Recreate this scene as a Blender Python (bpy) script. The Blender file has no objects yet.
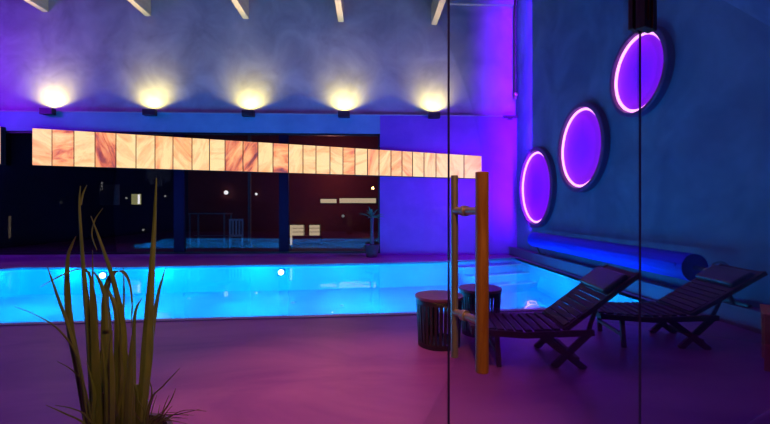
import bpy, bmesh, math, random
from mathutils import Vector, Matrix
random.seed(7)
PI = math.pi
sc = bpy.context.scene
C = sc.collection

# ------------------------------------------------------------------ camera geometry (all places are worked out in metres)
F, H, TH = 400.0, 1.36, math.radians(2.43)
ct, st = math.cos(TH), math.sin(TH)
HOR = 210.0
YW = 12.0                                    # far wall
def ray(px, py):
    u, v = (px-385)/F, (HOR-py)/F
    return Vector((u*ct+st, ct-u*st, v))
def G(px, py, z=0.0):                        # where a sight line meets height z
    r = ray(px, py); t = (z-H)/r.z
    return Vector((r.x*t, r.y*t, z))
def P(px, py, Y=YW):                         # where it meets the plane y = Y
    r = ray(px, py); t = Y/r.y
    return Vector((r.x*t, Y, H+r.z*t))
def Q(px, py, X):
    r = ray(px, py); t = X/r.x
    return Vector((X, r.y*t, H+r.z*t))
def D(px, py, d):                            # at optical depth d
    r = ray(px, py)
    return Vector((r.x*d, r.y*d, H+r.z*d))
XW = P(517, 200).x                           # right wall
LEDGE = 4.20

# ------------------------------------------------------------------ materials
def mat(name, color=(.5,.5,.5), rough=.5, metal=0, emis=None, estr=0, spec=.5):
    m = bpy.data.materials.new(name); m.use_nodes = True
    b = m.node_tree.nodes['Principled BSDF']
    b.inputs['Base Color'].default_value = (*color, 1)
    b.inputs['Roughness'].default_value = rough
    b.inputs['Metallic'].default_value = metal
    b.inputs['Specular IOR Level'].default_value = spec
    if emis:
        b.inputs['Emission Color'].default_value = (*emis, 1)
        b.inputs['Emission Strength'].default_value = estr
    return m
def nodes(m): return m.node_tree.nodes, m.node_tree.links, m.node_tree.nodes['Principled BSDF']
def noisy(name, c1, c2, scale=2, detail=6, rough=.6, stretch=(1,1,1), bump=.0, metal=0, lo=.35, hi=.65, bscale=None, spec=.5, dist=0):
    m = mat(name, c1, rough, metal, spec=spec); n, l, b = nodes(m)
    tc = n.new('ShaderNodeTexCoord'); mp = n.new('ShaderNodeMapping'); mp.inputs['Scale'].default_value = stretch
    l.new(tc.outputs['Object'], mp.inputs['Vector'])
    t = n.new('ShaderNodeTexNoise'); t.inputs['Scale'].default_value = scale; t.inputs['Detail'].default_value = detail
    t.inputs['Roughness'].default_value = .6; t.inputs['Distortion'].default_value = dist
    l.new(mp.outputs[0], t.inputs['Vector'])
    r = n.new('ShaderNodeValToRGB')
    r.color_ramp.elements[0].position = lo; r.color_ramp.elements[0].color = (*c1, 1)
    r.color_ramp.elements[1].position = hi; r.color_ramp.elements[1].color = (*c2, 1)
    l.new(t.outputs['Fac'], r.inputs['Fac']); l.new(r.outputs[0], b.inputs['Base Color'])
    if bump:
        t2 = n.new('ShaderNodeTexNoise'); t2.inputs['Scale'].default_value = bscale or scale*6; t2.inputs['Detail'].default_value = 4
        l.new(mp.outputs[0], t2.inputs['Vector'])
        bp = n.new('ShaderNodeBump'); bp.inputs['Strength'].default_value = bump; bp.inputs['Distance'].default_value = .02
        l.new(t2.outputs['Fac'], bp.inputs['Height']); l.new(bp.outputs[0], b.inputs['Normal'])
    return m
def glassy(name, tint, ior, gain=1.0, rough=0.0, ripple=0):
    m = bpy.data.materials.new(name); m.use_nodes = True
    n, l = m.node_tree.nodes, m.node_tree.links
    n.remove(n['Principled BSDF']); out = n['Material Output']
    tr = n.new('ShaderNodeBsdfTransparent'); tr.inputs[0].default_value = (*tint, 1)
    gl = n.new('ShaderNodeBsdfGlossy'); gl.inputs['Roughness'].default_value = rough
    fr = n.new('ShaderNodeFresnel'); fr.inputs['IOR'].default_value = ior
    mu = n.new('ShaderNodeMath'); mu.operation = 'MULTIPLY'; mu.inputs[1].default_value = gain; mu.use_clamp = True
    mx = n.new('ShaderNodeMixShader')
    l.new(fr.outputs[0], mu.inputs[0]); l.new(mu.outputs[0], mx.inputs[0])
    l.new(tr.outputs[0], mx.inputs[1]); l.new(gl.outputs[0], mx.inputs[2]); l.new(mx.outputs[0], out.inputs['Surface'])
    if ripple:
        tc = n.new('ShaderNodeTexCoord')
        t = n.new('ShaderNodeTexNoise'); t.inputs['Scale'].default_value = 1.3; t.inputs['Detail'].default_value = 3
        l.new(tc.outputs['Object'], t.inputs['Vector'])
        bp = n.new('ShaderNodeBump'); bp.inputs['Strength'].default_value = ripple; bp.inputs['Distance'].default_value = .05
        l.new(t.outputs['Fac'], bp.inputs['Height']); l.new(bp.outputs[0], gl.inputs['Normal'])
    return m

M = {}
M['wall']   = noisy('plaster_grey', (.30,.26,.31), (.48,.42,.47), scale=.9, rough=.75, bump=.25, bscale=6, dist=.6, detail=8)
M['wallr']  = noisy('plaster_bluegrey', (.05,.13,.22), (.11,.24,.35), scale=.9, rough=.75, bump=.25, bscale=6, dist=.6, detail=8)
M['pier']   = noisy('plaster_violet_lit', (.22,.06,.48), (.30,.09,.58), scale=1.0, rough=.6)  # violet light falling on the pier is put into its base colour
M['fascia'] = noisy('plaster_blue', (.16,.30,.46), (.22,.38,.55), scale=1.2, rough=.7, bump=.1, bscale=6)
M['smooth'] = noisy('plaster_smooth', (.40,.38,.42), (.47,.45,.49), scale=1.0, rough=.6)
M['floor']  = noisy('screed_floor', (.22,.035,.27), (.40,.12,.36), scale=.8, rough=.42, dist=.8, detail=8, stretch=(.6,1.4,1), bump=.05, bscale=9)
M['ceil']   = noisy('ceiling_boards', (.10,.08,.06), (.16,.13,.09), scale=3, rough=.8)
M['beam']   = noisy('beam_wood', (.50,.42,.26), (.66,.56,.36), scale=3, rough=.6, stretch=(6,.4,6))
M['curb']   = noisy('curb_plaster', (.14,.07,.16), (.20,.10,.22), scale=2, rough=.6)
M['mull']   = mat('mullion_navy', (.012,.006,.03), .6, spec=.1)
M['dark']   = mat('black_metal', (.02,.018,.02), .4)
M['lampbody'] = mat('lamp_brown', (.04,.02,.03), .5)
M['lampglow'] = mat('lamp_lens', (1,.95,.7), .5, emis=(1,.92,.45), estr=8)
M['liner']  = noisy('pool_liner', (.10,.74,.92), (.14,.80,.95), scale=1.5, rough=.6)
M['step']   = mat('step_white', (.9,.95,.97), .4)
M['coping'] = noisy('pool_coping', (.30,.34,.42), (.38,.42,.50), scale=3, rough=.4)
M['water']  = glassy('pool_water', (.93,.99,1), 1.33, .45, .02, ripple=.12)
M['winglass'] = glassy('window_glass', (.75,.75,.8), 1.9, .95, .0)
M['glass']  = glassy('clear_glass', (.985,.99,.99), 1.45, .45, .0)
M['edge']   = mat('glass_edge', (.05,.03,.09), .15)
M['maroon'] = noisy('maroon_cladding', (.20,.03,.03), (.30,.05,.045), scale=4, rough=.7, stretch=(1,1,9))
M['navy']   = noisy('navy_render', (.012,.012,.05), (.02,.02,.07), scale=3, rough=.7)
M['terrace']= noisy('terrace_slabs', (.05,.04,.05), (.08,.06,.07), scale=3, rough=.7)
M['roller'] = noisy('cover_blue', (.004,.016,.60), (.01,.02,.85), scale=3, rough=.6, stretch=(8,.5,8), spec=.2)
M['ringframe'] = noisy('frame_violet_plaster', (.10,.02,.12), (.15,.03,.17), scale=5, rough=.6)
M['steel']  = mat('brushed_steel', (.55,.50,.48), .25, 1)
M['bronze'] = mat('bronze_steel', (.62,.40,.33), .38, .65)
M['redwood']= noisy('dark_red_timber', (.035,.004,.003), (.06,.008,.006), scale=4, rough=.65, stretch=(1,6,6))
M['basket'] = noisy('dark_slats', (.02,.012,.02), (.035,.02,.03), scale=5, rough=.45)
M['tabletop'] = noisy('table_top_wood', (.16,.04,.10), (.22,.06,.13), scale=4, rough=.45, stretch=(1,7,1))
M['palebasket'] = mat('pale_gap_liner', (.75,.72,.8), .5)
M['clampwood'] = noisy('clamp_wood', (.10,.02,.012), (.22,.07,.03), scale=7, rough=.5, stretch=(6,6,.4))
M['crate']  = noisy('crate_wood', (.75,.30,.05), (.90,.42,.10), scale=3, rough=.6, stretch=(1,1,8))
M['leaf']   = noisy('palm_leaf', (.03,.14,.08), (.06,.22,.10), scale=8, rough=.5)
M['pot']    = mat('palm_pot', (.10,.05,.07), .4)
M['soil']   = noisy('soil', (.03,.02,.015), (.06,.04,.03), scale=30, rough=.9)
M['white']  = mat('white_plastic', (.85,.85,.85), .4)
M['grey']   = mat('grey_painted_metal', (.32,.32,.34), .5)
M['greymat']= mat('dim_grey_board', (.75,.78,.62), .6)
def em(name, col, s): return mat(name, (.1,.1,.1), .6, emis=col, estr=s)
M['warmglow'] = em('warm_glow', (1,.74,.42), .95)
M['whiteglow']= em('white_glow', (1,.95,.88), 2.0)
M['dimglow']  = em('dim_lamp_glow', (.9,.9,.8), .35)
M['yelglow']  = em('yellow_window_glow', (.85,.8,.3), .5)
M['ledtube']  = em('violet_led_tube', (1,.36,1), 3.4)
M['poollamp'] = em('underwater_lamp_lens', (.75,1,1), 12)
def disc_mat():
    m = mat('violet_backlit_disc', (.02,.005,.05), .5, spec=.2); n, l, b = nodes(m)
    tc = n.new('ShaderNodeTexCoord'); g = n.new('ShaderNodeTexGradient'); g.gradient_type = 'SPHERICAL'
    l.new(tc.outputs['Object'], g.inputs['Vector'])
    r = n.new('ShaderNodeValToRGB')                     # the diffuser is fed from its rim: rim pinker than middle
    r.color_ramp.elements[0].position = .0; r.color_ramp.elements[0].color = (.36,.0,1,1)
    r.color_ramp.elements[1].position = .75; r.color_ramp.elements[1].color = (.07,.0,1,1)
    e = r.color_ramp.elements.new(.35); e.color = (.17,.0,1,1)
    l.new(g.outputs['Fac'], r.inputs['Fac'])
    l.new(r.outputs[0], b.inputs['Emission Color']); b.inputs['Emission Strength'].default_value = 1.3
    return m
M['disc'] = disc_mat()
def salt_reflection_mat():  # emission imitates lit salt blocks mirrored in the glass
    m = mat('salt_reflection_glow', (.55,.3,.15), .7, spec=.1); n, l, b = nodes(m)
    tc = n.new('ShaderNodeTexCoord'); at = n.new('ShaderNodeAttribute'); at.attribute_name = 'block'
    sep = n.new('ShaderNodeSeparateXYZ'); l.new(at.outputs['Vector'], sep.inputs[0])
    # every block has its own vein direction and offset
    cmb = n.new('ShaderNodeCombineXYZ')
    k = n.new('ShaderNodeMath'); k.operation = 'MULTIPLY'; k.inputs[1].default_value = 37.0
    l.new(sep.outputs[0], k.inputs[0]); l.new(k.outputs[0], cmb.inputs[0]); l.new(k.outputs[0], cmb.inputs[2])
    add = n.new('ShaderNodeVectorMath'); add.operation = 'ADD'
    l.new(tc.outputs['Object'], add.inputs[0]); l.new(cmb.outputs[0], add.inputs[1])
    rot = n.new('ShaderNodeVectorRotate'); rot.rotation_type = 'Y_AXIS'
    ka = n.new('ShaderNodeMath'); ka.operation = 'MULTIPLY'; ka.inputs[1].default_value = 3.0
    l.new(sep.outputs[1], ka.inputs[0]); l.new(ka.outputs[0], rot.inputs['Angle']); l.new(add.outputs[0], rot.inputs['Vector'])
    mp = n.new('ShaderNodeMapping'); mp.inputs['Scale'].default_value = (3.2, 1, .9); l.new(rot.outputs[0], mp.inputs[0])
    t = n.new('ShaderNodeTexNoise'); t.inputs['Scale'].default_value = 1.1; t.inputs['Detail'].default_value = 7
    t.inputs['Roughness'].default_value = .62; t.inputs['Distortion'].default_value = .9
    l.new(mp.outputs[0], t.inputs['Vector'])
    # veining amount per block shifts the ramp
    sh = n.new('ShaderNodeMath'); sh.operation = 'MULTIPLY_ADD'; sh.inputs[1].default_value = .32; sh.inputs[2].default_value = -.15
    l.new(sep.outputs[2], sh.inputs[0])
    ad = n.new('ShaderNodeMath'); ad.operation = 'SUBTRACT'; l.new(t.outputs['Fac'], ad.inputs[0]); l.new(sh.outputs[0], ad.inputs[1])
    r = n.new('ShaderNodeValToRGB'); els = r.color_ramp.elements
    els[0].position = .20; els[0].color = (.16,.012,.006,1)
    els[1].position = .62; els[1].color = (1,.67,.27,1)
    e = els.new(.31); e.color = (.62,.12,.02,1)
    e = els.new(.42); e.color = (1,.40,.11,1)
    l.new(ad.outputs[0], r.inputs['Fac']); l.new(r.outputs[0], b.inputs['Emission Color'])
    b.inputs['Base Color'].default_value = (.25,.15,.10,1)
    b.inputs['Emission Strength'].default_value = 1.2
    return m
M['salt'] = salt_reflection_mat()
def wood_handle():
    m = noisy('oak_handle', (.34,.075,.012), (.62,.19,.04), scale=10, rough=.45, stretch=(5,5,.35), dist=1.2, lo=.3, hi=.7)
    return m
M['oak'] = wood_handle()
def grass_mat():
    m = noisy('reed_leaf', (.20,.20,.035), (.36,.31,.07), scale=7, rough=.55, stretch=(4,4,.5))
    return m
M['reed'] = grass_mat()

# ------------------------------------------------------------------ mesh helpers
class MB:
    def __init__(s): s.bm = bmesh.new()
    def box(s, lo, hi, rot=None, org=None, mi=0):
        lo, hi = Vector(lo), Vector(hi); c = (lo+hi)/2; d = hi-lo
        r = bmesh.ops.create_cube(s.bm, size=1)
        bmesh.ops.scale(s.bm, verts=r['verts'], vec=d); bmesh.ops.translate(s.bm, verts=r['verts'], vec=c)
        if rot is not None: bmesh.ops.transform(s.bm, verts=r['verts'], matrix=rot if isinstance(rot, Matrix) else Matrix.Rotation(rot,4,'Z'))
        if org is not None: bmesh.ops.translate(s.bm, verts=r['verts'], vec=Vector(org))
        if mi:
            for f in {f for v in r['verts'] for f in v.link_faces}: f.material_index = mi
        return s
    def bar(s, a, b, w, h, up=(0,0,1)):                    # rectangular bar from a to b
        a, b = Vector(a), Vector(b); d = b-a; L = d.length; z = d.normalized()
        x = Vector(up).cross(z)
        if x.length < 1e-4: x = Vector((1,0,0))
        x.normalize(); y = z.cross(x)
        m = Matrix((x,y,z)).transposed().to_4x4(); m.translation = (a+b)/2
        r = bmesh.ops.create_cube(s.bm, size=1)
        bmesh.ops.scale(s.bm, verts=r['verts'], vec=(w,h,L)); bmesh.ops.transform(s.bm, verts=r['verts'], matrix=m)
        return s
    def cyl(s, a, b, r1, r2=None, seg=20, caps=True):
        a, b = Vector(a), Vector(b); d = b-a; z = d.normalized()
        q = z.to_track_quat('Z','Y').to_matrix().to_4x4(); q.translation = (a+b)/2
        bmesh.ops.create_cone(s.bm, cap_ends=caps, cap_tris=False, segments=seg, radius1=r1, radius2=r1 if r2 is None else r2, depth=d.length, matrix=q)
        return s
    def lathe(s, prof, c=(0,0,0), seg=32, cap=True):
        rings = []
        for r, z in prof:
            rings.append([s.bm.verts.new((c[0]+r*math.cos(2*PI*i/seg), c[1]+r*math.sin(2*PI*i/seg), c[2]+z)) for i in range(seg)])
        for A, B in zip(rings, rings[1:]):
            for i in range(seg): s.bm.faces.new((A[i], A[(i+1)%seg], B[(i+1)%seg], B[i]))
        if cap:
            s.bm.faces.new(list(reversed(rings[0]))); s.bm.faces.new(rings[-1])
        return s
    def torus(s, R, r, seg=64, sub=10, c=(0,0,0), sq=None):  # ring around local Z
        for i in range(seg): pass
        rows = []
        for i in range(seg):
            a = 2*PI*i/seg; row = []
            prof = sq if sq else [(R+r*math.cos(2*PI*j/sub), r*math.sin(2*PI*j/sub)) for j in range(sub)]
            for rr, zz in prof: row.append(s.bm.verts.new((c[0]+rr*math.cos(a), c[1]+rr*math.sin(a), c[2]+zz)))
            rows.append(row)
        n = len(rows[0])
        for i in range(seg):
            A, B = rows[i], rows[(i+1)%seg]
            for j in range(n): s.bm.faces.new((A[j], B[j], B[(j+1)%n], A[(j+1)%n]))
        return s
    def sphere(s, c, r, sx=1, sy=1, sz=1, seg=16):
        q = bmesh.ops.create_uvsphere(s.bm, u_segments=seg, v_segments=seg//2, radius=r)
        bmesh.ops.scale(s.bm, verts=q['verts'], vec=(sx,sy,sz)); bmesh.ops.translate(s.bm, verts=q['verts'], vec=Vector(c))
        return s
    def prism(s, pts, z0, z1):
        A = [s.bm.verts.new((p[0],p[1],z0)) for p in pts]; B = [s.bm.verts.new((p[0],p[1],z1)) for p in pts]
        n = len(pts); s.bm.faces.new(list(reversed(A))); s.bm.faces.new(B)
        for i in range(n): s.bm.faces.new((A[i],A[(i+1)%n],B[(i+1)%n],B[i]))
        return s
    def blade(s, pts, ws, fold=.25, side=Vector((1,0,0))):   # folded leaf with real thickness
        rows = []
        for i, (p, w) in enumerate(zip(pts, ws)):
            p = Vector(p)
            d = (Vector(pts[min(i+1,len(pts)-1)])-Vector(pts[max(i-1,0)])).normalized()
            n = Vector(side).cross(d)
            if n.length < .05: n = Vector((0,1,0))
            n.normalize(); x = d.cross(n).normalized()
            f = n*(w*fold); t = n*max(w*.10,.0006)
            rows.append([s.bm.verts.new(v) for v in (p-x*w/2, p+f, p+x*w/2, p+x*w/2+t, p+f+t*1.5, p-x*w/2+t)])
        for A, B in zip(rows, rows[1:]):
            for j in range(6): s.bm.faces.new((A[j],A[(j+1)%6],B[(j+1)%6],B[j]))
        s.bm.faces.new(list(reversed(rows[0]))); s.bm.faces.new(rows[-1])
        return s
    def build(s, name, m, parent=None, loc=None, bevel=0, smooth=False, rot=None):
        bmesh.ops.recalc_face_normals(s.bm, faces=s.bm.faces)
        me = bpy.data.meshes.new(name); s.bm.to_mesh(me); s.bm.free()
        for q in (m if isinstance(m, (list,tuple)) else [m]): me.materials.append(q)
        o = bpy.data.objects.new(name, me); C.objects.link(o)
        if parent: o.parent = parent
        if loc is not None: o.location = loc
        if rot is not None: o.rotation_euler = rot
        if smooth:
            for p in me.polygons: p.use_smooth = True
            try: me.set_sharp_from_angle(angle=math.radians(40))
            except Exception: pass
        if bevel:
            b = o.modifiers.new('bevel','BEVEL'); b.width = bevel; b.segments = 2; b.limit_method = 'ANGLE'
        return o
def tag(o, label=None, cat=None, group=None, kind=None):
    if label: o['label'] = label
    if cat: o['category'] = cat
    if group: o['group'] = group
    if kind: o['kind'] = kind
    return o
def empty(name, loc=(0,0,0), rz=0, **k):
    o = bpy.data.objects.new(name, None); C.objects.link(o); o.location = loc; o.rotation_euler = (0,0,rz); o.empty_display_size = .1
    return tag(o, **k)
def struct(name, mb, m, label=None, **k):
    return tag(mb.build(name, m, **k), label=label, kind='structure', cat=name.split('_')[0])
def copy_tree(o, parent=None):
    c = o.copy(); C.objects.link(c); c.parent = parent
    for ch in list(o.children): copy_tree(ch, c)
    return c
def fill(outer, holes, z):
    bm = bmesh.new(); ed = []
    for loop in [outer]+holes:
        vs = [bm.verts.new((p[0],p[1],z)) for p in loop]
        for i in range(len(vs)): ed.append(bm.edges.new((vs[i], vs[(i+1)%len(vs)])))
    bmesh.ops.triangle_fill(bm, use_beauty=True, use_dissolve=False, edges=ed)
    return bm

# ------------------------------------------------------------------ the pool outline (corners on the floor)
far_l, near_l = G(20, 268), Vector((-9.6, 4.35, 0))
pool = [Vector((-8.95, 8.6, 0)), far_l, G(120,268), G(210,266), G(300,265), G(400,263), G(450,261.5), Vector((4.16, 11.15, 0)),
        Vector((4.16, 5.55, 0)), G(400,313.5), G(300,316.3), G(200,318.6), G(100,321.3), G(0,324), near_l]
pool = [(p.x, p.y) for p in pool]
def offset(poly, d):
    n = len(poly); out = []
    area = sum(poly[i][0]*poly[(i+1)%n][1]-poly[(i+1)%n][0]*poly[i][1] for i in range(n))
    s = 1 if area > 0 else -1
    for i in range(n):
        a, b, c = Vector(poly[i-1]), Vector(poly[i]), Vector(poly[(i+1)%n])
        e1, e2 = (b-a).normalized(), (c-b).normalized()
        n1, n2 = Vector((e1.y,-e1.x))*s, Vector((e2.y,-e2.x))*s
        m = (n1+n2).normalized(); k = d/max(.4, m.dot(n1)); out.append(tuple(b+m*k))
    return out
XL, YB, ZC = -13.0, -1.5, 7.9
room = [(XL,YB),(XW,YB),(XW,YW),(XL,YW)]
cop_out = offset(pool, .10)

# floor: a slab with the pool cut out of it
bm = fill(room, [cop_out], 0)
r = bmesh.ops.extrude_face_region(bm, geom=list(bm.faces))
bmesh.ops.translate(bm, verts=[v for v in r['geom'] if isinstance(v, bmesh.types.BMVert)], vec=(0,0,-.12))
f = MB(); f.bm.free(); f.bm = bm
struct('floor', f, M['floor'], 'polished purple-lit screed floor around the pool')
# basin
b = MB(); n = len(pool); DP = -.62
T = [b.bm.verts.new((p[0],p[1],.012)) for p in pool]; B = [b.bm.verts.new((p[0],p[1],DP)) for p in pool]
for i in range(n): b.bm.faces.new((T[i],T[(i+1)%n],B[(i+1)%n],B[i]))
b.bm.faces.new(B)
# coping ring
bm2 = fill(cop_out, [pool], .012)
cp = MB(); cp.bm.free(); cp.bm = bm2
r = bmesh.ops.extrude_face_region(bm2, geom=list(bm2.faces))
bmesh.ops.translate(bm2, verts=[v for v in r['geom'] if isinstance(v, bmesh.types.BMVert)], vec=(0,0,-.05))
PO = empty('swimming_pool', (0,0,0), label='long glowing turquoise swimming pool sunk in the floor', cat='pool')
b.build('basin', M['liner'], PO); cp.build('coping', M['coping'], PO)
w = MB(); w.bm.faces.new([w.bm.verts.new((p[0],p[1],-.03)) for p in pool])
tag(w.build('water', M['water'], PO), label='still cyan water surface')
# steps in the far right corner
fdir = (Vector(pool[7])-Vector(pool[6])).normalized(); fn = Vector((fdir.y,-fdir.x))
if fn.y > 0: fn = -fn
c0 = Vector(pool[7])
for k, (dd, z) in enumerate(((.50,-.12),(.95,-.28),(1.40,-.44))):
    a = c0 + fdir*(-2.0); e = c0 - fdir*.02
    pts = [a, e, e+fn*dd, a+fn*dd]
    s = MB().prism([(p.x,p.y) for p in pts], DP+.002-k*.0, z)
    so = s.build('step', M['liner'], PO)
    nz = MB().bar((*(a+fn*(dd-.03)),z+.012), (*(e+fn*(dd-.03)),z+.012), .07, .024).build('step_nosing', M['step'], so)
# underwater lamps: two seen on the far side
def lamp_disc(c, nrm, r, parent):
    l = MB().cyl(Vector(c)-Vector(nrm)*.0, Vector(c)+Vector(nrm)*.03, r*1.25, seg=24).build('underwater_lamp', M['steel'], parent)
    MB().cyl(Vector(c)+Vector(nrm)*.03, Vector(c)+Vector(nrm)*.045, r, seg=24).build('lens', M['poollamp'], l)
for px, py in ((99,271.5),(280,268.5),(345,267)):
    q = G(px, py-2.5); i = 1
    nrm = Vector((.03,-1,0)).normalized()
    # nearest edge point on the far side
    best = None
    for a, c in zip(pool[1:7], pool[2:8]):
        if a[0] <= q.x <= c[0]:
            t = (q.x-a[0])/(c[0]-a[0]); best = a[1]+t*(c[1]-a[1])
    if px != 345: lamp_disc((q.x, best-.005, -.17), nrm, .065, PO)
for px, py in ((189,299),(293,303),(342,306)):  # white discs on the basin floor imitate glints on the water
    g = G(px, py, DP)
    MB().cyl(g, g+Vector((0,0,.03)), .05, .03, seg=12).build('water_glint', M['step'], PO)

# ------------------------------------------------------------------ walls
wr = P(380, 200).x; WZ0, WZ1 = .06, P(300,133).z; wl = XL+.4
t = .25
struct('wall_pier', MB().box((wr,YW,0),(XW+.3,YW+t,LEDGE)), M['pier'], 'plaster wall pier tinted with violet light between the dark window and the corner')
struct('wall_far', MB().box((XL-.3,YW,0),(wr,YW+t,WZ0)).box((XL-.3,YW,WZ0),(wl,YW+t,LEDGE))
       .box((XL-.3,YW+.12,LEDGE),(XW+.3,YW+t+.12,ZC)), M['wall'], 'rough plaster far wall washed by yellow uplights')
tag(MB().box((wl,YW-.004,WZ1),(wr,YW+t,LEDGE)).build('trim_1', M['fascia']), label='blue-grey fascia band above the dark window', kind='structure', cat='trim')
tag(MB().box((XL,YW-.03,LEDGE),(XW,YW+.12,LEDGE+.025)).build('trim_2', M['smooth']), label='thin ledge running under the wall uplights', kind='structure', cat='trim')
struct('wall_right', MB().box((XW,YB,-.12),(XW+.3,YW+.4,ZC)), M['wallr'], 'mottled blue-grey plaster wall with round lights')
struct('wall_left', MB().box((XL-.3,YB,-.12),(XL,YW+.4,ZC)), M['navy'], 'dark wall at the left end of the pool hall')
struct('wall_back', MB().box((XL-.3,YB-.3,-.12),(XW+.3,YB,ZC)), M['navy'], 'plaster wall behind the viewer')
struct('ceiling', MB().box((XL-.3,YB-.3,ZC),(XW+.3,YW+.4,ZC+.2)), M['ceil'], 'dark boarded ceiling over the pool hall')
tag(MB().box((P(449,0).x,YW+.02,P(500,4).z),(XW,YW+.12,P(500,4).z+.20)).build('trim_3', M['smooth']), label='pale ledger board high on the far wall at the corner', kind='structure', cat='trim')
# raised curb along the right wall
struct('trim_4', MB().box((4.30,4.0,0),(XW,YW,.22)).box((4.27,4.0,.22),(4.34,YW,.245)), M['curb'], 'low plastered curb between pool and right wall')
# window with mullions
W = empty('window_1', ((wl+wr)/2, YW, 0), label='long dark window behind the pool reflecting the water', cat='window', kind='structure')
def L(v): return (v[0]-(wl+wr)/2, v[1]-YW, v[2])
fr = MB()
fr.box(L((wl,YW+.04,WZ0)),L((wr,YW+.14,WZ0+.06))).box(L((wl,YW+.04,WZ1-.06)),L((wr,YW+.14,WZ1))).box(L((wl,YW+.04,WZ0)),L((wl+.06,YW+.14,WZ1))).box(L((wr-.05,YW+.04,WZ0)),L((wr,YW+.14,WZ1)))
fr.build('window_frame', M['dark'], W)
mull = [P(178.5,200).x, P(283.5,200).x]
for x, wd in zip(mull, (.30,.28)):
    MB().box(L((x-wd/2,YW+.01,WZ0+.06)),L((x+wd/2,YW+.16,WZ1-.06))).build('mullion', M['mull'], W, bevel=.01)
xs = sorted([wl]+mull+[wr])
for a, c in zip(xs, xs[1:]):
    MB().box(L((a+.02,YW+.085,WZ0+.05)),L((c-.02,YW+.092,WZ1-.05))).build('glass', M['winglass'], W)
# terrace beyond the window
tag(MB().box((XL,YW+t+.001,-.1),(XW,17.3,.0)).build('ground', M['terrace']), label='dark terrace beyond the window', kind='structure', cat='ground')
xm = P(188,200,17).x
struct('wall_terrace', MB().box((xm,17,0),(XW,17.3,6)), M['maroon'], 'dark maroon cladding beyond the window')
struct('wall_yard', MB().box((XL-4,17.05,0),(xm,17.35,6)), M['navy'], 'navy rendered wall beyond the window, left part')

# ------------------------------------------------------------------ ceiling beams
def beam(px, py, label):
    e = P(px, py, YW+.12)
    o = MB().box((-.085,-10.1,0),(.085,0,.62)).build('ceiling_beam', M['beam'], loc=(e.x,e.y+.0,e.z), bevel=.006)
    tag(o, label=label, cat='beam', group='ceiling beams ending on the far wall')
beam(45.5,12,'pale timber ceiling beam end above the leftmost wall uplight')
beam(148,16,'pale timber beam end above the second uplight from the left')
beam(246,19,'pale timber beam end above the middle uplight')
beam(341,22,'pale timber beam end above the fourth uplight, seen straight on')
beam(434,25,'pale timber beam end nearest the glass door edge, right end of the row')

# ------------------------------------------------------------------ uplights
def light(kind, name, loc, energy, color, rot=(0,0,0), **k):
    d = bpy.data.lights.new(name, kind); d.energy = energy; d.color = color
    for a, v in k.items(): setattr(d, a, v)
    o = bpy.data.objects.new(name, d); C.objects.link(o); o.location = loc; o.rotation_euler = rot
    return o
def aim(o, tgt):
    d = Vector(tgt)-o.location; o.rotation_euler = d.to_track_quat('-Z','Y').to_euler()
ups = [(48,111,'leftmost brown box uplight glowing on the far wall'),(150,112,'second brown box uplight from the left on the far wall'),
       (248.5,112.5,'middle brown box uplight of the five on the far wall'),(344,113.5,'fourth brown box uplight, above the right part of the window'),
       (434,114.5,'rightmost brown box uplight, next to the glass door edge')]
first = None
for px, py, lab in ups:
    c = P(px, py+2, YW-.11)
    z0 = LEDGE-.10
    if first is None:
        o = empty('wall_uplight', (c.x, YW-.035, z0), label=lab, cat='wall lamp', group='box uplights on the far wall')
        m = MB().box((-.17,-.17,0),(.17,0,.02)).box((-.17,-.17,.02),(-.155,0,.17)).box((.155,-.17,.02),(.17,0,.17)).box((-.155,-.17,.02),(.155,-.155,.17)).box((-.155,-.015,.02),(.155,0,.17))
        m.build('housing', M['lampbody'], o)
        MB().box((-.152,-.152,.12),(.152,-.018,.14)).build('lens', M['lampglow'], o)
        first = o
    else:
        o = copy_tree(first); o.location = (c.x, YW-.035, z0); o['label'] = lab
    s = light('SPOT','uplight_lamp',(c.x,YW-.13,z0+.20),46,(1,.93,.20),spot_size=math.radians(146),spot_blend=.3,shadow_soft_size=.03)
    s.rotation_euler = (math.radians(180-4),0,0)
    s = light('SPOT','uplight_throw',(c.x,YW-.30,z0+.19),105,(1,.93,.22),spot_size=math.radians(112),spot_blend=1,shadow_soft_size=.03); aim(s,(c.x,YW+.12,z0+1.0))
    s = light('SPOT','uplight_beam',(c.x,YW-.16,z0+.165),520,(1,.68,.42),spot_size=math.radians(44),spot_blend=1,shadow_soft_size=.05)
    aim(s, (c.x, YW-1.1, 7.2))

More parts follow.
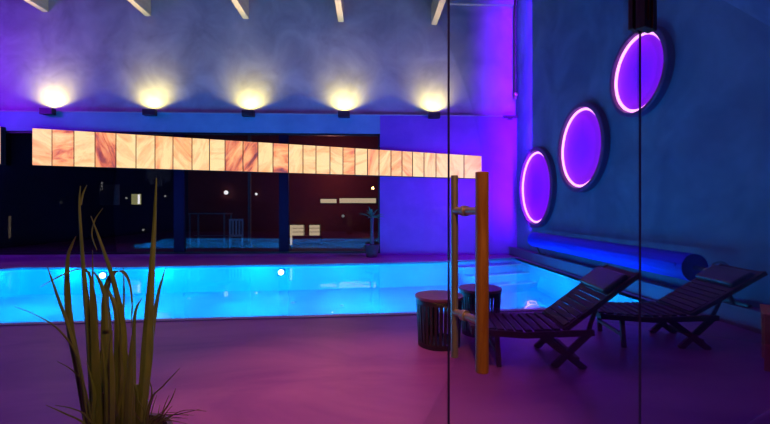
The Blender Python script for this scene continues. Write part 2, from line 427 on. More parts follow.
# ------------------------------------------------------------------ reflection of salt blocks, built as a glowing band on the far wall
def salt_reflection_band(edges, top, bot, label, name='salt_reflection_panel'):
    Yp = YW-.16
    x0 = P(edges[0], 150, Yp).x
    root = empty(name, (x0, Yp, 0), label=label, cat='reflection panel', group='stand-in bands for reflected salt blocks')
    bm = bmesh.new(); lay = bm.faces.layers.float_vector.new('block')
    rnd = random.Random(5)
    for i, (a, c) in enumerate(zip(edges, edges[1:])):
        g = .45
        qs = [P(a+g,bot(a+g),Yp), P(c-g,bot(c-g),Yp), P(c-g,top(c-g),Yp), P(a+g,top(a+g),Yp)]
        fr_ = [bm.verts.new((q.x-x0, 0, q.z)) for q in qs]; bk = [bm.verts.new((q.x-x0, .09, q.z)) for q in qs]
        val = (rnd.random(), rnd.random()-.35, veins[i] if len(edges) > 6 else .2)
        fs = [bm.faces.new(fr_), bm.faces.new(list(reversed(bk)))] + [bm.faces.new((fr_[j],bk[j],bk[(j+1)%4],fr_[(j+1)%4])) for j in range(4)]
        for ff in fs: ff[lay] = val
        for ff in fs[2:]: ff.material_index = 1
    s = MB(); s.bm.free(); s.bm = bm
    s.build('reflected_blocks', [M['salt'], M['dark']], root)
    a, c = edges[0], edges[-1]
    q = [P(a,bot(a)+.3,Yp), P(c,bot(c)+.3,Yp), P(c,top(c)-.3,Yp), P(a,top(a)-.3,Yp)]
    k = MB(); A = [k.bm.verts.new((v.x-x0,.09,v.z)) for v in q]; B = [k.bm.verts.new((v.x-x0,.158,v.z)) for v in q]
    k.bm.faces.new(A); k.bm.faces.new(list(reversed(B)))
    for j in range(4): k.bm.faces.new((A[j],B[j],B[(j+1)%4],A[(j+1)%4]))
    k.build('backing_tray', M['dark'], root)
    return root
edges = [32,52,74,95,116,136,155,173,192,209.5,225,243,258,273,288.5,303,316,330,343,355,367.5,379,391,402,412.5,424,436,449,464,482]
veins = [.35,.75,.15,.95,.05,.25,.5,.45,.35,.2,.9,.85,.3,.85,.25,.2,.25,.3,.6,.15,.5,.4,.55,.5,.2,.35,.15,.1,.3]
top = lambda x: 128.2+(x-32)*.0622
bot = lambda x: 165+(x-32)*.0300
salt_reflection_band(edges, top, bot, 'long glowing orange band standing in for reflected salt blocks across the window top')
salt_reflection_band([-44,-22,.8], lambda x: 126.5+(x)*.06, lambda x: 164+x*.03, 'end of a second glowing stand-in band of reflected salt blocks at the left picture edge')

# ------------------------------------------------------------------ round lights on the right wall
def ring(px, py0, py1, lab, R_scale=1):
    cy = (py0+py1)/2
    c = Q(px, cy, XW)
    rr = ray(px, cy); d = XW/rr.x
    R = (py1-py0)/2*d/F
    root = empty('round_wall_light', (XW, c.y, c.z), label=lab, cat='wall light', group='round violet wall lights')
    root.rotation_euler = (0, -PI/2, 0)                       # local z looks into the room
    MB().torus(R*1.12, 0, sq=[(R*1.05,-.01),(R*1.17,-.01),(R*1.17,.11),(R*1.14,.125),(R*1.055,.125)]).build('frame', M['ringframe'], root)
    MB().torus(R, .025, c=(0,0,.05), seg=72).build('light_tube', M['ledtube'], root, smooth=True)
    k = MB(); k.lathe([(1,.0),(1,.02),(.0001,.02)], seg=64, cap=False)
    o = k.build('diffuser_disc', M['disc'], root); o.scale = (R*1.05,R*1.05,1)
    a = light('AREA','ring_glow',(XW-.12,c.y,c.z),RG*R*R,(.42,.0,1),shape='DISK',size=R*1.7)
    a.rotation_euler = (0, PI/2, 0); 
    return c, R
RG = 14
r1 = ring(538, 153, 222, 'lowest round violet wall light, nearest the far corner')
r2 = ring(583.5, 110, 186, 'middle round violet wall light of the rising row')
r3 = ring(642, 36, 110, 'highest round violet wall light, over the glass joint')

# ------------------------------------------------------------------ pipe and ledge piece in the corner
dp = empty('corner_pipe', (XW-.06, YW-.02, 0), label='thin dark vertical pipe in the far corner', cat='pipe')
z1 = P(515,95).z
MB().cyl((0,0,z1),(0,0,ZC),.035,seg=12).build('pipe', M['lampbody'], dp, smooth=True)
MB().sphere((0,-.03,z1),.075).cyl((0,0,z1-.12),(0,0,z1),.04,seg=12).build('end_knob', M['bronze'], dp, smooth=True)
k = MB().box((XW-.45,YW-.10,LEDGE-.05),(XW-.005,YW-.035,LEDGE+.02)).box((XW-.30,YW-.07,LEDGE-.10),(XW-.16,YW,LEDGE-.05)).build('corner_bracket', M['lampbody'], bevel=.01)
tag(k, label='small dark bracket shelf under the corner pipe', cat='bracket')

# ------------------------------------------------------------------ pool cover roller
X0, Z0, R0, Y0, Y1 = 4.10, .635, .175, 4.85, 9.7
ro = empty('pool_cover_roller', (X0,Y0,0), label='long blue rolled pool cover along the right wall', cat='pool cover')
m = MB(); m.cyl((0,0,Z0),(0,Y1-Y0,Z0),R0,seg=40); m.build('rolled_cover', M['roller'], ro, smooth=True)
m = MB(); m.box((-.02,.1,Z0-.02),(.02,Y1-Y0-.1,Z0+.02),org=(R0*-.94,0,.03)); m.build('cover_flap', M['roller'], ro)
MB().cyl((0,-.34,Z0),(0,Y1-Y0+.2,Z0),.03,seg=14).build('axle', M['steel'], ro, smooth=True)
for yy in (-.30, Y1-Y0+.15):
    lg = MB(); zb = .246
    lg.bar((.02,yy,Z0),(.22,yy,zb),.035,.035).bar((.24,yy-.18,zb+.02),(.24,yy+.18,zb+.02),.05,.03).cyl((0,yy-.03,Z0),(0,yy+.03,Z0),.06,seg=16)
    lg.build('stand', M['dark'], ro)
hw = MB().torus(.12,.012,seg=28,sub=8); hw.cyl((-.12,0,0),(.12,0,0),.008,seg=8).cyl((0,-.12,0),(0,.12,0),.008,seg=8)
hw.build('hand_wheel', M['steel'], ro, loc=(0,-.36,Z0), rot=(PI/2,0,0), smooth=True)
MB().box((-.012,-.42,.3),(.012,-.40,Z0+.02)).build('crank', M['steel'], ro)

# ------------------------------------------------------------------ glass partition with the door
A0 = Vector((.175, 1.30, 0)); ang = math.radians(27); dv = Vector((math.cos(ang), math.sin(ang), 0)); nv = Vector((-math.sin(ang), math.cos(ang), 0))
def solve(px):
    r_ = ray(px, 210)  # A0 + t dv parallel to r_
    return (A0.y*r_.x - A0.x*r_.y)/(dv.x*r_.y - dv.y*r_.x)
t0, t1 = solve(449.0), solve(640)
def pane(name, a, c, label, z0=.012, z1=2.6, kind='structure', cat='glass panel', glass='glass'):
    o = empty(name, A0, ang, label=label, cat=cat)
    if kind: o['kind'] = kind
    MB().box((a,-.0022,z0),(c,.0022,z1)).build('glass', M[glass], o)
    e = MB().box((a-.0005,-.0025,z0),(a+.0012,.0025,z1)).box((c-.0012,-.0025,z0),(c+.0005,.0025,z1))
    e.build('polished_edge', M['edge'], o)
    return o
door = pane('door_1', t0+.0, t1-.004, 'clear frameless glass door with a long pull handle', z0=.012, cat='door')
pane('window_2', t0-2.6, t0-.003, 'clear fixed glass panel left of the glass door', cat='window')
pane('window_3', t1+.004, t1+2.9, 'clear fixed glass panel right of the glass door', cat='window')
# handle: oak bar on this side, steel bar on the far side (children of the door)
hA = D(482, 272, 1.25); hB = D(454.5, 266, 1.375)
rot = Matrix.Rotation(-ang,4,'Z')
def dl(v): v = Vector(v)-A0; return rot @ v
a, c = dl((hA.x,hA.y,D(482,172,1.25).z)), dl((hA.x,hA.y,D(482,372,1.25).z))
oak = MB().cyl(c, a, .0205, seg=28).build('pull_handle', M['oak'], door, smooth=True, bevel=.002); tag(oak, label='round oak pull bar on the near side')
a2, c2 = dl((hB.x,hB.y,D(454,175.5,1.375).z)), dl((hB.x,hB.y,D(454,357,1.375).z))
sb = MB().cyl(c2, a2, .0125, seg=20).build('pull_handle', M['bronze'], door, smooth=True); tag(sb, label='slim steel pull bar on the far side')
for py in (211, 322):
    z = D(482,py,1.25).z
    MB().cyl((a.x,a.y,z),(a2.x,a2.y,z),.0125,seg=16).cyl((a.x+(a2.x-a.x)*.55,a.y+(a2.y-a.y)*.55,z),(a.x+(a2.x-a.x)*.68,a.y+(a2.y-a.y)*.68,z),.018,seg=16).build('standoff', M['bronze'], door, smooth=True)
# brown clamp over the glass joint
q = t1
zc = D(640, 27, (A0+dv*q).y).z
cl = empty('joint_clamp', (A0+dv*q), ang, label='dark brown wooden clamp block at the top of the glass joint', cat='clamp')
MB().box((-.050,-.05,zc),(.055,-.006,zc+.46)).build('clamp_block', M['clampwood'], cl, bevel=.004)
MB().box((-.050,.006,zc+.01),(.055,.03,zc+.46)).build('clamp_back', M['clampwood'], cl, bevel=.004)
MB().box((-.030,-.056,zc+.03),(-.024,-.049,zc+.46)).box((.004,-.056,zc),(.009,-.049,zc+.46)).build('inlay_strip', M['oak'], cl)
for s_ in (-.02,.03): MB().cyl((s_,-.058,zc+.2),(s_,-.050,zc+.2),.006,seg=10).build('screw', M['steel'], cl)

# ------------------------------------------------------------------ loungers
def lounger(label, foot, head_tip, w=.62):
    # local x runs from foot to head, y across
    fx, hx = Vector(foot), Vector(head_tip)
    d = (hx-fx); L_ = math.hypot(d.x,d.y); rz = math.atan2(d.y,d.x); zt = head_tip[2]
    root = empty('deck_lounger', (fx.x,fx.y,0), rz, label=label, cat='sun lounger', group='dark timber loungers by the pool')
    zs = .34; piv = L_*.56
    h = w/2
    def rail(y):
        return MB().bar((-.02,y,zs-.03),(piv*.55,y,zs-.055),.028,.05).bar((piv*.55,y,zs-.055),(piv+.22,y,zs-.02),.028,.05)
    for y in (-h+.014, h-.014): rail(y).build('side_rail', M['redwood'], root)
    sl = MB(); nn = 11
    for i in range(nn):
        x = piv*i/(nn-1); z = zs - .025*math.sin(PI*i/(nn-1))
        sl.box((x-.028,-h+.03,z-.008),(x+.028,h-.03,z+.012))
    sl.build('seat', M['redwood'], root)
    # backrest
    bk = MB(); p0 = Vector((piv,0,zs)); p1 = Vector((L_,0,zt)); bd = (p1-p0).normalized(); bn = Vector((-bd.z,0,bd.x)); BL = (p1-p0).length
    for y in (-h+.04, h-.04): bk.bar(p0+Vector((0,y,0)), p1+Vector((0,y,0))+bn*.02, .03,.04)
    for i in range(12):
        q_ = p0+bd*(BL*(i+.5)/12)+bn*.022
        bk.bar(q_+Vector((0,-h+.05,0)), q_+Vector((0,h-.05,0)), .016,BL/12*.82, up=bn) if False else bk.box((-BL/12*.41,-h+.05,-.009),(BL/12*.41,h-.05,.009), rot=Matrix.Rotation(-math.atan2(bd.z,bd.x),4,'Y'), org=q_)
    bk.build('backrest', M['redwood'], root)
    hp = MB().bar(p1+Vector((-.20*bd.x,-h+.05,-.20*bd.z))+bn*.055, p1+Vector((-.20*bd.x,h-.05,-.20*bd.z))+bn*.055, .24,.055, up=(bn.x,bn.y,bn.z)).build('head_pillow', M['dark'], root, bevel=.02)
    # legs: crossing pair under the pivot and a short pair under the foot
    for y in (-h+.045, h-.045):
        MB().bar((piv-.22,y,zs-.05),(piv+.16,y,.0),.026,.055).build('leg', M['redwood'], root)
        MB().bar((piv+.20,y*.93,zs-.04),(piv-.10,y*.93,.0),.026,.055).build('leg', M['redwood'], root)
        MB().bar((.20,y,zs-.05),(.22,y,.0),.028,.04).build('leg', M['redwood'], root)
        MB().bar((piv+.19,y*.9,zs-.05),(piv+BL*.42*bd.x,y*.9,zs+BL*.42*bd.z-.02),.022,.03).build('back_prop', M['redwood'], root)
    MB().bar((piv+.1,-h+.05,.08),(piv+.1,h-.05,.08),.03,.03).build('stretcher', M['redwood'], root)
    MB().bar((.21,-h+.05,.12),(.21,h-.05,.12),.03,.03).build('stretcher', M['redwood'], root)
    MB().box((-.02,-h,zs-.055),(.01,h,zs+.0)).build('foot_rail', M['redwood'], root)
    return root
lounger('dark timber lounger beside the round tables, nearer the door handle', (.95,3.72,0), (2.34,3.56,.80))
lounger('dark timber lounger at the right, backrest raised in front of the blue roller', (2.35,4.15,0), (3.86,3.95,.74))

# ------------------------------------------------------------------ round slatted side tables
def round_table(label, cx, cy, r, h):
    root = empty('round_side_table', (cx,cy,0), label=label, cat='side table', group='round slatted side tables')
    MB().lathe([(.001,h-.03),(r*.97,h-.03),(r,h-.022),(r,h-.006),(r*.985,h),(.001,h)], seg=40, cap=False).build('table_top', M['tabletop'], root, smooth=True)
    MB().torus(r*.9,0,sq=[(r*.90,h-.075),(r*.955,h-.075),(r*.955,h-.031),(r*.90,h-.031)],seg=40).build('upper_band', M['basket'], root)
    MB().torus(r*.9,0,sq=[(r*.80,.0),(r*.87,.0),(r*.88,.05),(r*.81,.05)],seg=40).build('lower_band', M['basket'], root)
    sl = MB(); N = 30
    for i in range(N):
        a_ = 2*PI*i/N; u = Vector((math.cos(a_),math.sin(a_),0))
        sl.bar(u*r*.84+Vector((0,0,.03)), u*r*.925+Vector((0,0,h-.05)), .026,.012, up=u)
    sl.build('slat_sides', M['basket'], root)
    MB().lathe([(.001,.02),(r*.80,.02),(r*.80,.03),(.001,.03)],seg=32,cap=False).build('bottom_plate', M['basket'], root)
    return root
c1 = G(439, 344); round_table('round slatted dark side table left of the metal bar', c1.x, c1.y, .245, .50)
c2_ = G(481, 333.5); round_table('round pink-topped side table seen behind the wooden pull handle', c2_.x, c2_.y+.03, .235, .50)

# ------------------------------------------------------------------ wooden crate stool at the right edge
cc = G(765, 371)
cr = empty('slatted_stool', (cc.x, cc.y, 0), math.radians(-43), label='orange wooden slatted stool cut by the right picture edge', cat='stool')
hh = D(766,314,math.hypot(cc.x,cc.y)*.0+ (371-210)**-1*F*H).z
for x in (0, .42): 
    for y in (.02,.40): MB().box((x,y,0),(x+.05,y+.05,hh-.02)).build('leg', M['crate'], cr)
MB().box((-.004,0,0),(.474,.022,hh*.45)).build('front_board', M['crate'], cr, bevel=.004)
MB().box((-.004,0,hh*.56),(.474,.022,hh-.025)).build('front_board', M['crate'], cr, bevel=.004)
MB().box((-.004,.45,hh*.56),(.474,.47,hh-.025)).build('back_board', M['crate'], cr)
sm = MB()
for i in range(5): sm.box((-.01,-.005+i*.098,hh-.025),(.48,.08+i*.098,hh))
sm.build('seat', M['crate'], cr)

# ------------------------------------------------------------------ reeds in a pot, near left, beyond the fixed glass
pc = D(112, 424, 1.62); pz = .40
rd = empty('potted_reeds', (pc.x,pc.y,0), label='tall olive green reed grass clump in front of the pool, left', cat='plant')
MB().lathe([(.001,0),(.15,0),(.17,.02),(.21,.40),(.22,.43),(.20,.43),(.19,.39),(.14,.36)], seg=36, cap=False).build('pot', M['pot'], rd, smooth=True)
MB().lathe([(.001,.385),(.10,.39),(.192,.38),(.192,.36),(.001,.36)], seg=30, cap=False).build('soil', M['soil'], rd)
fo = MB(); rn = random.Random(3)
def smooth_path(pts, k=5):
    out = []
    n_ = len(pts)
    for i in range(n_-1):
        p0 = pts[max(i-1,0)]; p1 = pts[i]; p2 = pts[i+1]; p3 = pts[min(i+2,n_-1)]
        for j in range(k):
            t = j/k
            out.append([.5*((2*p1[a])+(-p0[a]+p2[a])*t+(2*p0[a]-5*p1[a]+4*p2[a]-p3[a])*t*t+(-p0[a]+3*p1[a]-3*p2[a]+p3[a])*t**3) for a in range(len(p1))])
    out.append(list(pts[-1])); return out
def reed(pts, d0, d1, side=None):
    pts = smooth_path(pts); n_ = len(pts); P3 = []; ws = []
    for i, (x, y, wd) in enumerate(pts):
        d = d0+(d1-d0)*i/(n_-1); P3.append(D(x,y,d)-rd.location); ws.append(max(wd*1.02,.35)*d/F)
    s_ = Vector((1, rn.uniform(-.45,.45), 0)) if side is None else Vector(side)
    fo.blade(P3, ws, fold=rn.uniform(.15,.35), side=s_)
R = [
 ([(94,452,8),(88,424,9),(79,372,9),(71,330,9),(67.5,290,7),(68,258,4),(72,245,2.5),(76,236,.6)],1.62,1.48),
 ([(98,452,7),(95,424,8),(92,370,8),(88.5,320,7),(84.5,280,5),(81.5,240,3.5),(79.5,205,2.5),(80.5,186,1)],1.66,1.62),
 ([(81,205,1.6),(83,194,1.6),(87,185,.5)],1.64,1.64),
 ([(102,452,8),(99,424,10),(97,370,11),(95,330,9),(92,295,5),(90,272,1)],1.58,1.50),
 ([(123,452,8),(124,424,8),(124,370,8),(123.5,335,8),(120,308,6.5),(112,275,5),(103.5,250,3.5),(97,232,2.3),(91,216,.8)],1.56,1.62),
 ([(106,452,9),(106,424,11),(107,370,11),(106.5,330,9),(105.5,300,6),(108,283,5),(115,271.5,4),(124,272.5,3),(130,285,2),(132,305,1.5),(131,328,.6)],1.70,1.60),
 ([(106,330,5),(105,300,4),(101,284,3),(94,272,1)],1.64,1.64),
 ([(137,452,8),(141,424,9),(145,380,10),(147.5,350,11),(149,318,8.5),(151.5,275,6),(154,235,4),(155.5,200,2.5),(156.5,178,.7)],1.62,1.74),
 ([(143,424,5),(150,350,5),(154.5,318,4),(158,295,3),(162,280,2),(166,267,.6)],1.68,1.72),
 ([(90,452,4),(80,372,4),(68,325,3.5),(59,300,3),(52,280,1.8),(47.5,267,.6)],1.54,1.44),
 ([(97,340,3),(95,300,2.5),(88,272,2.2),(75,270,2),(58,277,1.5),(40,287,.5)],1.60,1.45),
 ([(88,424,2),(78,360,2),(60,331,1.8),(38,316,1.4),(14,306,.5)],1.5,1.30),
 ([(92,424,2),(84,385,2.2),(72,370,2),(57,361,.6)],1.52,1.42),
 ([(120,452,8),(118,424,10),(118,380,9),(119,345,8),(116.5,310,5),(108,290,2)],1.60,1.58),
 ([(130,452,4),(133,424,4),(134,370,4),(134,330,3.4),(136,310,2.4),(142,298,.7)],1.72,1.74),
 ([(96,424,3),(94.5,330,3),(93,285,2),(92.5,250,.6)],1.72,1.72),
 ([(122,400,3),(122.5,330,3),(124,295,2),(123.5,268,.6)],1.72,1.74),
 ([(112,424,6),(112,380,6),(111,350,4),(112,330,1)],1.50,1.48),
 ([(128,424,6),(130,380,6),(131,355,4),(132,335,1)],1.5,1.48),
 ([(97,250,1.4),(92,235,1.6),(95,220,1.6),(103,208,.5)],1.64,1.64),
 ([(140,452,2),(150,402,2),(163,386,1.6),(180,368,.4)],1.45,1.40),
 ([(140,452,2),(158,418,2),(178,414,1.6),(200,409,.4)],1.45,1.36),
 ([(138,452,2),(148,410,2),(152,392,1.5),(148,376,.4)],1.45,1.42),
 ([(138,452,1.6),(158,420,1.6),(170,402,1.2),(176,388,.3)],1.48,1.42),
 ([(138,452,1.6),(156,426,1.6),(166,420,1.2),(188,424,.3)],1.48,1.42),
 ([(110,452,2),(85,424,2.2),(66,414,1.8),(46,405,.4)],1.45,1.38),
 ([(108,452,2),(88,418,2),(74,409,1.6),(55,405,.4)],1.50,1.40),
]
for pts, d0, d1 in R: reed(pts, d0, d1)
for i in range(26):
    x0_ = rn.uniform(136,158); a_ = rn.uniform(-.6,1.3); L_ = rn.uniform(22,52)
    pts = [(x0_-6,452,1.4),(x0_,432,1.3),(x0_+a_*L_*.5,432-L_*.45,1.0),(x0_+a_*L_*1.0,432-L_*(.8-.3*abs(a_)),.3)]
    reed(pts, 1.45+rn.uniform(-.05,.1), 1.42+rn.uniform(-.05,.1))
for i in range(16):
    x0_ = rn.uniform(88,142); L_ = rn.uniform(40,110)
    pts = [(x0_,452,4),(x0_+rn.uniform(-2,2),424,5),(x0_+rn.uniform(-4,4),424-L_*.5,4),(x0_+rn.uniform(-9,9),424-L_,.4)]
    reed(pts, 1.56+rn.uniform(-.08,.12), 1.56+rn.uniform(-.08,.15))
fo.build('reed_leaves', M['reed'], rd)
# the sheaths reach down to the soil
stt = MB()
for i in range(14):
    a_ = rn.uniform(0,2*PI); rr_ = rn.uniform(.02,.12)
    stt.cyl((rr_*math.cos(a_),rr_*math.sin(a_),.37),(rr_*.8*math.cos(a_),rr_*.8*math.sin(a_),.62),.011,.008,seg=8)
stt.build('reed_stems', M['reed'], rd)

# ------------------------------------------------------------------ potted palm beside the window
pp = P(373, 250, YW-.42); bx = G(373, 256.2)
pl = empty('potted_palm', (P(372,200,YW-.42).x, YW-.42, 0), label='small dark potted palm at the right end of the window', cat='plant')
MB().lathe([(.001,0),(.16,0),(.21,.34),(.23,.36),(.20,.36),(.18,.30),(.001,.30)], seg=28, cap=False).build('pot', M['pot'], pl, smooth=True)
MB().lathe([(.07,.28),(.05,.6),(.045,.95),(.055,1.15)], seg=12).build('trunk', M['pot'], pl)
lf = MB()
for i in range(20):
    a_ = 2*PI*i/20+rn.uniform(-.1,.1); e_ = rn.uniform(.25,1.2); L_ = rn.uniform(.5,.68)
    pts = []; ws = []
    for j in range(7):
        s_ = j/6; hr = L_*s_*math.cos(e_)*.75; zz = 1.12+L_*s_*math.sin(e_) - .22*s_*s_
        pts.append(Vector((hr*math.cos(a_), hr*math.sin(a_)*.55, zz))); ws.append(.045*math.sin(PI*min(.97,max(.12,s_))))
    lf.blade(pts, ws, side=Vector((-math.sin(a_),math.cos(a_),0)))
lf.build('palm_leaves', M['leaf'], pl)

# ------------------------------------------------------------------ made-up objects standing in for unclear lights and reflections in the dark window
def rect(a, b_, Y): 
    p, q_ = P(a[0],a[1],Y), P(b_[0],b_[1],Y); return p, q_
def wall_strip(x0,x1,y0,y1,label,m='warmglow'):
    Y = 16.93; p, q_ = rect((x0,y1),(x1,y0),Y)
    r_ = empty('stand_in_strip', ((p.x+q_.x)/2, 16.999, (p.z+q_.z)/2), label=label, cat='wall light', group='warm stand-in strip lights beyond the window')
    w_, h_ = (q_.x-p.x)/2, (q_.z-p.z)/2
    MB().box((-w_-.02,-.05,-h_-.02),(w_+.02,0,h_+.02)).build('housing', M['dark'], r_)
    MB().box((-w_,-.07,-h_),(w_,-.048,h_)).build('light_tube', M[m], r_)
wall_strip(320.5,336.5,199,203,'short warm stand-in strip light beyond the window, left of the longer one','warmglow')
wall_strip(339.5,376,198.3,203,'long bright warm stand-in strip light beyond the window')
# stand-in bench with two box lanterns
bz = P(300,236,16).z
p, q_ = P(286,236,16), P(322,236,16)
bn_ = empty('stand_in_bench', ((p.x+q_.x)/2, 16.15, 0), label='low dark stand-in bench carrying two glowing lanterns beyond the window', cat='bench')
w_ = (q_.x-p.x)/2
MB().box((-w_,-.25,bz-.05),(w_,.25,bz)).build('seat', M['maroon'], bn_)
for s_ in (-1,1): MB().box((s_*w_*.9-.04,-.22,0),(s_*w_*.9+.04,.22,bz-.05)).build('leg', M['maroon'], bn_)
def lantern(x0,x1,y0,label):
    p, q_ = P(x0,235.6,16), P(x1,y0,16); cx = (p.x+q_.x)/2; w_ = (q_.x-p.x)/2; h_ = q_.z-bz
    r_ = empty('stand_in_lantern', (cx,16.12,bz), label=label, cat='lantern', group='stand-in lanterns on the bench')
    MB().box((-w_*.94,-.12,.02),(w_*.94,.12,h_-.02)).build('lamp_shade', M['warmglow'], r_)
    f_ = MB()
    for zz in (0,h_*.33,h_*.66,h_-.02): f_.box((-w_,-.13,zz),(w_,.13,zz+.018))
    for sx in (-1,1):
        for sy in (-1,1): f_.box((sx*w_-.012,sy*.125-.012,0),(sx*w_+.012,sy*.125+.012,h_))
    f_.build('frame', M['redwood'], r_)
lantern(289.5,304,224.5,'wider glowing stand-in lantern on the bench beyond the window')
lantern(309,320,224.5,'narrower glowing stand-in lantern on the bench beyond the window')
def post_lamp(px,y0,y1,Y,label,m='whiteglow',r_=.035,body=True):
    p = P(px,y1,Y); q_ = P(px,y0,Y)
    o = empty('stand_in_post_lamp', (p.x,Y,0), label=label, cat='garden lamp', group='stand-in post lamps beyond the window')
    MB().cyl((0,0,0),(0,0,p.z),.03,seg=10).build('post', M['dark'], o)
    MB().cyl((0,0,p.z),(0,0,q_.z),r_,seg=12).build('lamp_tube', M[m], o)
    MB().cyl((0,0,q_.z),(0,0,q_.z+.03),r_*1.4,seg=12).build('cap', M['dark'], o)
post_lamp(291.2,225,245,13.2,'slim glowing stand-in post lamp beside the broad window mullion','warmglow')
post_lamp(9.5,216,238,13.6,'slim glowing stand-in post lamp near the left picture edge','warmglow',.03)
def globe(px,py,r_px,Y,label,m='whiteglow'):
    c = P(px,py,Y); rr_ = r_px*Y/F
    yw = 17.0 if c.x > xm else 17.05
    o = empty('stand_in_globe', (c.x,yw,c.z), label=label, cat='wall lamp', group='small stand-in globes beyond the window')
    MB().cyl((0,0,0),(0,-.04,0),rr_*1.1,seg=12).cyl((0,-.04,0),(0,-.12,0),.02,seg=8).build('bracket', M['dark'], o)
    MB().sphere((0,-.12-rr_*.8,0),rr_).build('globe', M[m], o, smooth=True)
globe(226,192.5,2.0,16.8,'brightest small stand-in globe beyond the window, above the stand-in table')
globe(256,194,1.2,16.8,'small stand-in globe beyond the window right of the grey post')
globe(343,216,1.5,16.8,'dim stand-in globe beyond the window under the long strip light','dimglow')
globe(125,198,1.1,16.8,'tiny stand-in globe beyond the window left of the yellow lit opening','dimglow')
globe(59,202.5,1.3,16.8,'dim stand-in globe beyond the window left of the tall reeds','dimglow')
globe(142,230,1.1,16.8,'low dim stand-in globe beyond the window under the yellow lit opening','dimglow')
globe(164,196,1.0,16.8,'pale stand-in globe beyond the window just left of the first mullion','dimglow')
# small three-dot stand-in lamp
c = P(100,186,16.9); o = empty('stand_in_slim_lamp', (c.x,17.05,c.z), label='slim vertical white stand-in lamp beside the dim grey board', cat='wall lamp')
MB().box((-.05,-.04,-.2),(.05,0,.2)).build('housing', M['dark'], o)
for k in range(3): MB().sphere((0,-.06,-.13+k*.13),.04).build('bulb', M['whiteglow'], o)
# dim grey board
p, q_ = P(98.5,205,17), P(119,185,17); o = empty('stand_in_board', ((p.x+q_.x)/2,17.05,(p.z+q_.z)/2), label='dim grey-green rectangular stand-in board beyond the window', cat='board')
w_, h_ = (q_.x-p.x)/2, (q_.z-p.z)/2
MB().box((-w_,-.03,-h_),(w_,0,h_)).build('board', M['greymat'], o); MB().box((-w_-.03,-.05,h_),(w_+.03,0,h_+.04)).build('top_rail', M['grey'], o)
# yellow lit opening
p, q_ = P(131,204.5,17), P(141,194,17); o = empty('stand_in_opening', ((p.x+q_.x)/2,17.05,(p.z+q_.z)/2), label='small yellow-green stand-in lit window in the wall beyond the glass', cat='window')
w_, h_ = (q_.x-p.x)/2, (q_.z-p.z)/2
MB().box((-w_,-.02,-h_),(w_,0,h_)).build('pane', M['yelglow'], o)
MB().box((-w_-.03,-.04,h_),(w_+.03,0,h_+.04)).box((-w_-.03,-.04,-h_-.04),(w_+.03,0,-h_)).box((-w_-.03,-.04,-h_),(-w_,0,h_)).box((w_,-.04,-h_),(w_+.03,0,h_)).build('frame', M['dark'], o)
MB().box((w_*.35,-.05,-h_*.9),(w_*.7,-.022,h_*.9)).build('bright_strip', M['whiteglow'], o)
# stand-in table and chair
p, q_ = P(193,210,14.6), P(229,210,14.6); tz = .98
o = empty('stand_in_table', ((p.x+q_.x)/2,14.6,0), label='grey stand-in table beyond the window, under the bright globe lamp', cat='table')
w_ = (q_.x-p.x)/2; tz = P(200,213,14.6).z
MB().box((-w_,-.4,tz-.04),(w_,.4,tz)).build('table_top', M['grey'], o)
for sx in (-1,1):
    for sy in (-1,1): MB().box((sx*w_*.93-.025,sy*.35-.025,0),(sx*w_*.93+.025,sy*.35+.025,tz-.04)).build('leg', M['grey'], o)
MB().box((-w_*.93,-.02,.42),(w_*.93,.02,.46)).build('stretcher', M['grey'], o)
p = P(236,210,14.5)
o = empty('stand_in_chair', (p.x,14.5,0), math.radians(200), label='pale grey stand-in chair at the end of the stand-in table', cat='chair')
MB().box((-.24,-.24,.42),(.24,.24,.47)).build('seat', M['white'], o); bk = MB()
for k in range(5): bk.box((-.24+k*.105,.21,.47),(-.18+k*.105,.24,1.0))
bk.box((-.24,.205,.98),(.24,.245,1.05)); bk.build('backrest', M['white'], o)
for sx in (-1,1):
    for sy in (-1,1): MB().box((sx*.21-.02,sy*.21-.02,0),(sx*.21+.02,sy*.21+.02,.42)).build('leg', M['white'], o)
p = P(249.5,230,15); o = empty('stand_in_post', (p.x,15,0), label='grey upright stand-in post beyond the window, right of the stand-in chair', cat='post')
MB().box((-.05,-.05,.06),(.05,.05,4.2)).build('shaft', M['grey'], o); MB().box((-.12,-.12,0),(.12,.12,.06)).build('base_plate', M['grey'], o)

# ------------------------------------------------------------------ lights
cy = (0,.36,1)
POOL = .92
for i in range(12):      # added unseen point lights that fill the water with light
    x = -8.4+i*1.07
    for yy, e in ((5.4, 30), (6.7, 38), (8.1, 38), (9.2, 24)):
        light('POINT','pool_fill_light',(x+(i%2)*.3,yy+(i%2)*.3,-.09),e*POOL,cy,shadow_soft_size=0)
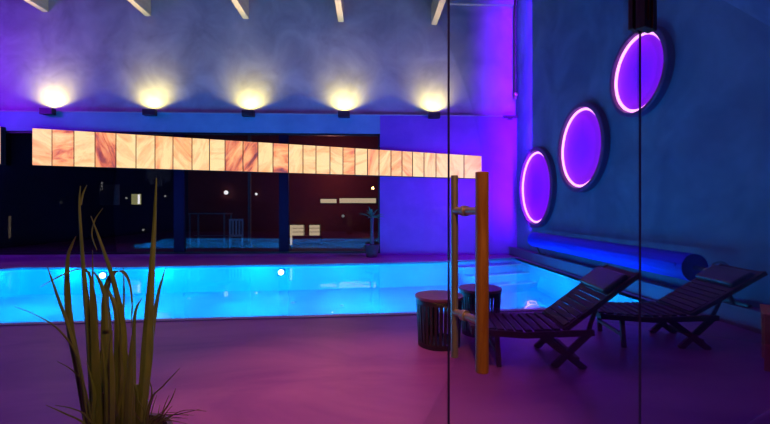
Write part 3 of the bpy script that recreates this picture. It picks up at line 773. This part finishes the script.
# warm lamp over the viewer's side
o = light('SPOT','warm_ceiling_lamp',(.0,2.4,4.2),520,(1,.40,.20),spot_size=math.radians(48),spot_blend=1,shadow_soft_size=0); aim(o,(-.15,2.95,0))
o = light('SPOT','entrance_downlight',(.3,-.3,2.7),70,(1,.66,.22),spot_size=math.radians(100),spot_blend=.7,shadow_soft_size=.08); aim(o,(-.4,1.5,.9))
# violet washes
o = light('AREA','violet_wash_corner',(XW-.5,YW-2.2,2.6),120,(.22,0,1),shape='DISK',size=.5); aim(o,(XW-2.2,YW,2.0))
o = light('AREA','violet_corner_strip',(XW-.12,YW-1.25,4.3),300,(.14,0,1),shape='RECTANGLE',size=.08,size_y=7.0,spread=math.radians(95)); o.rotation_euler = (PI/2,0,0)
o = light('AREA','violet_wash_hall',(-2.5,6,7.4),125,(.32,.0,1),shape='RECTANGLE',size=7,size_y=3); aim(o,(-1,5.2,0))
o = light('AREA','violet_wash_left',(XL+1.5,YW-3,5),220,(.22,0,1),shape='DISK',size=1.5); aim(o,(XL+2,YW,4.5))
o = light('AREA','magenta_wash',(.5,3.2,6.5),22,(.8,.0,.9),shape='DISK',size=1.2); aim(o,(.2,3.3,0))
# terrace glow
light('POINT','terrace_glow',(P(330,190,15).x,15.3,3.0),60,(1,.35,.25),shadow_soft_size=.4)
light('POINT','yard_glow',(P(150,190,14).x,14.5,2.6),6,(.5,.6,1),shadow_soft_size=.4)

w = bpy.data.worlds.new('World'); sc.world = w; w.use_nodes = True
w.node_tree.nodes['Background'].inputs[0].default_value = (.10,.12,.5,1); w.node_tree.nodes['Background'].inputs[1].default_value = .02

cam = bpy.data.cameras.new('camera'); co = bpy.data.objects.new('camera', cam); C.objects.link(co)
co.location = (0,0,H); co.rotation_euler = (PI/2,0,-TH)
cam.sensor_width = 36; cam.lens = 36*F/770; cam.shift_y = -2/770; cam.clip_start = .05
sc.camera = co
sc.view_settings.view_transform = 'Standard'; sc.view_settings.look = 'None'; sc.view_settings.gamma = 1
sc.view_settings.use_curve_mapping = False; sc.view_settings.exposure = 0
try:
    sc.cycles.use_denoising = True; sc.cycles.denoiser = 'OPENIMAGEDENOISE'
    sc.cycles.transparent_max_bounces = 16; sc.cycles.sample_clamp_indirect = 4; sc.cycles.max_bounces = 8
    sc.cycles.caustics_reflective = False
except Exception: pass
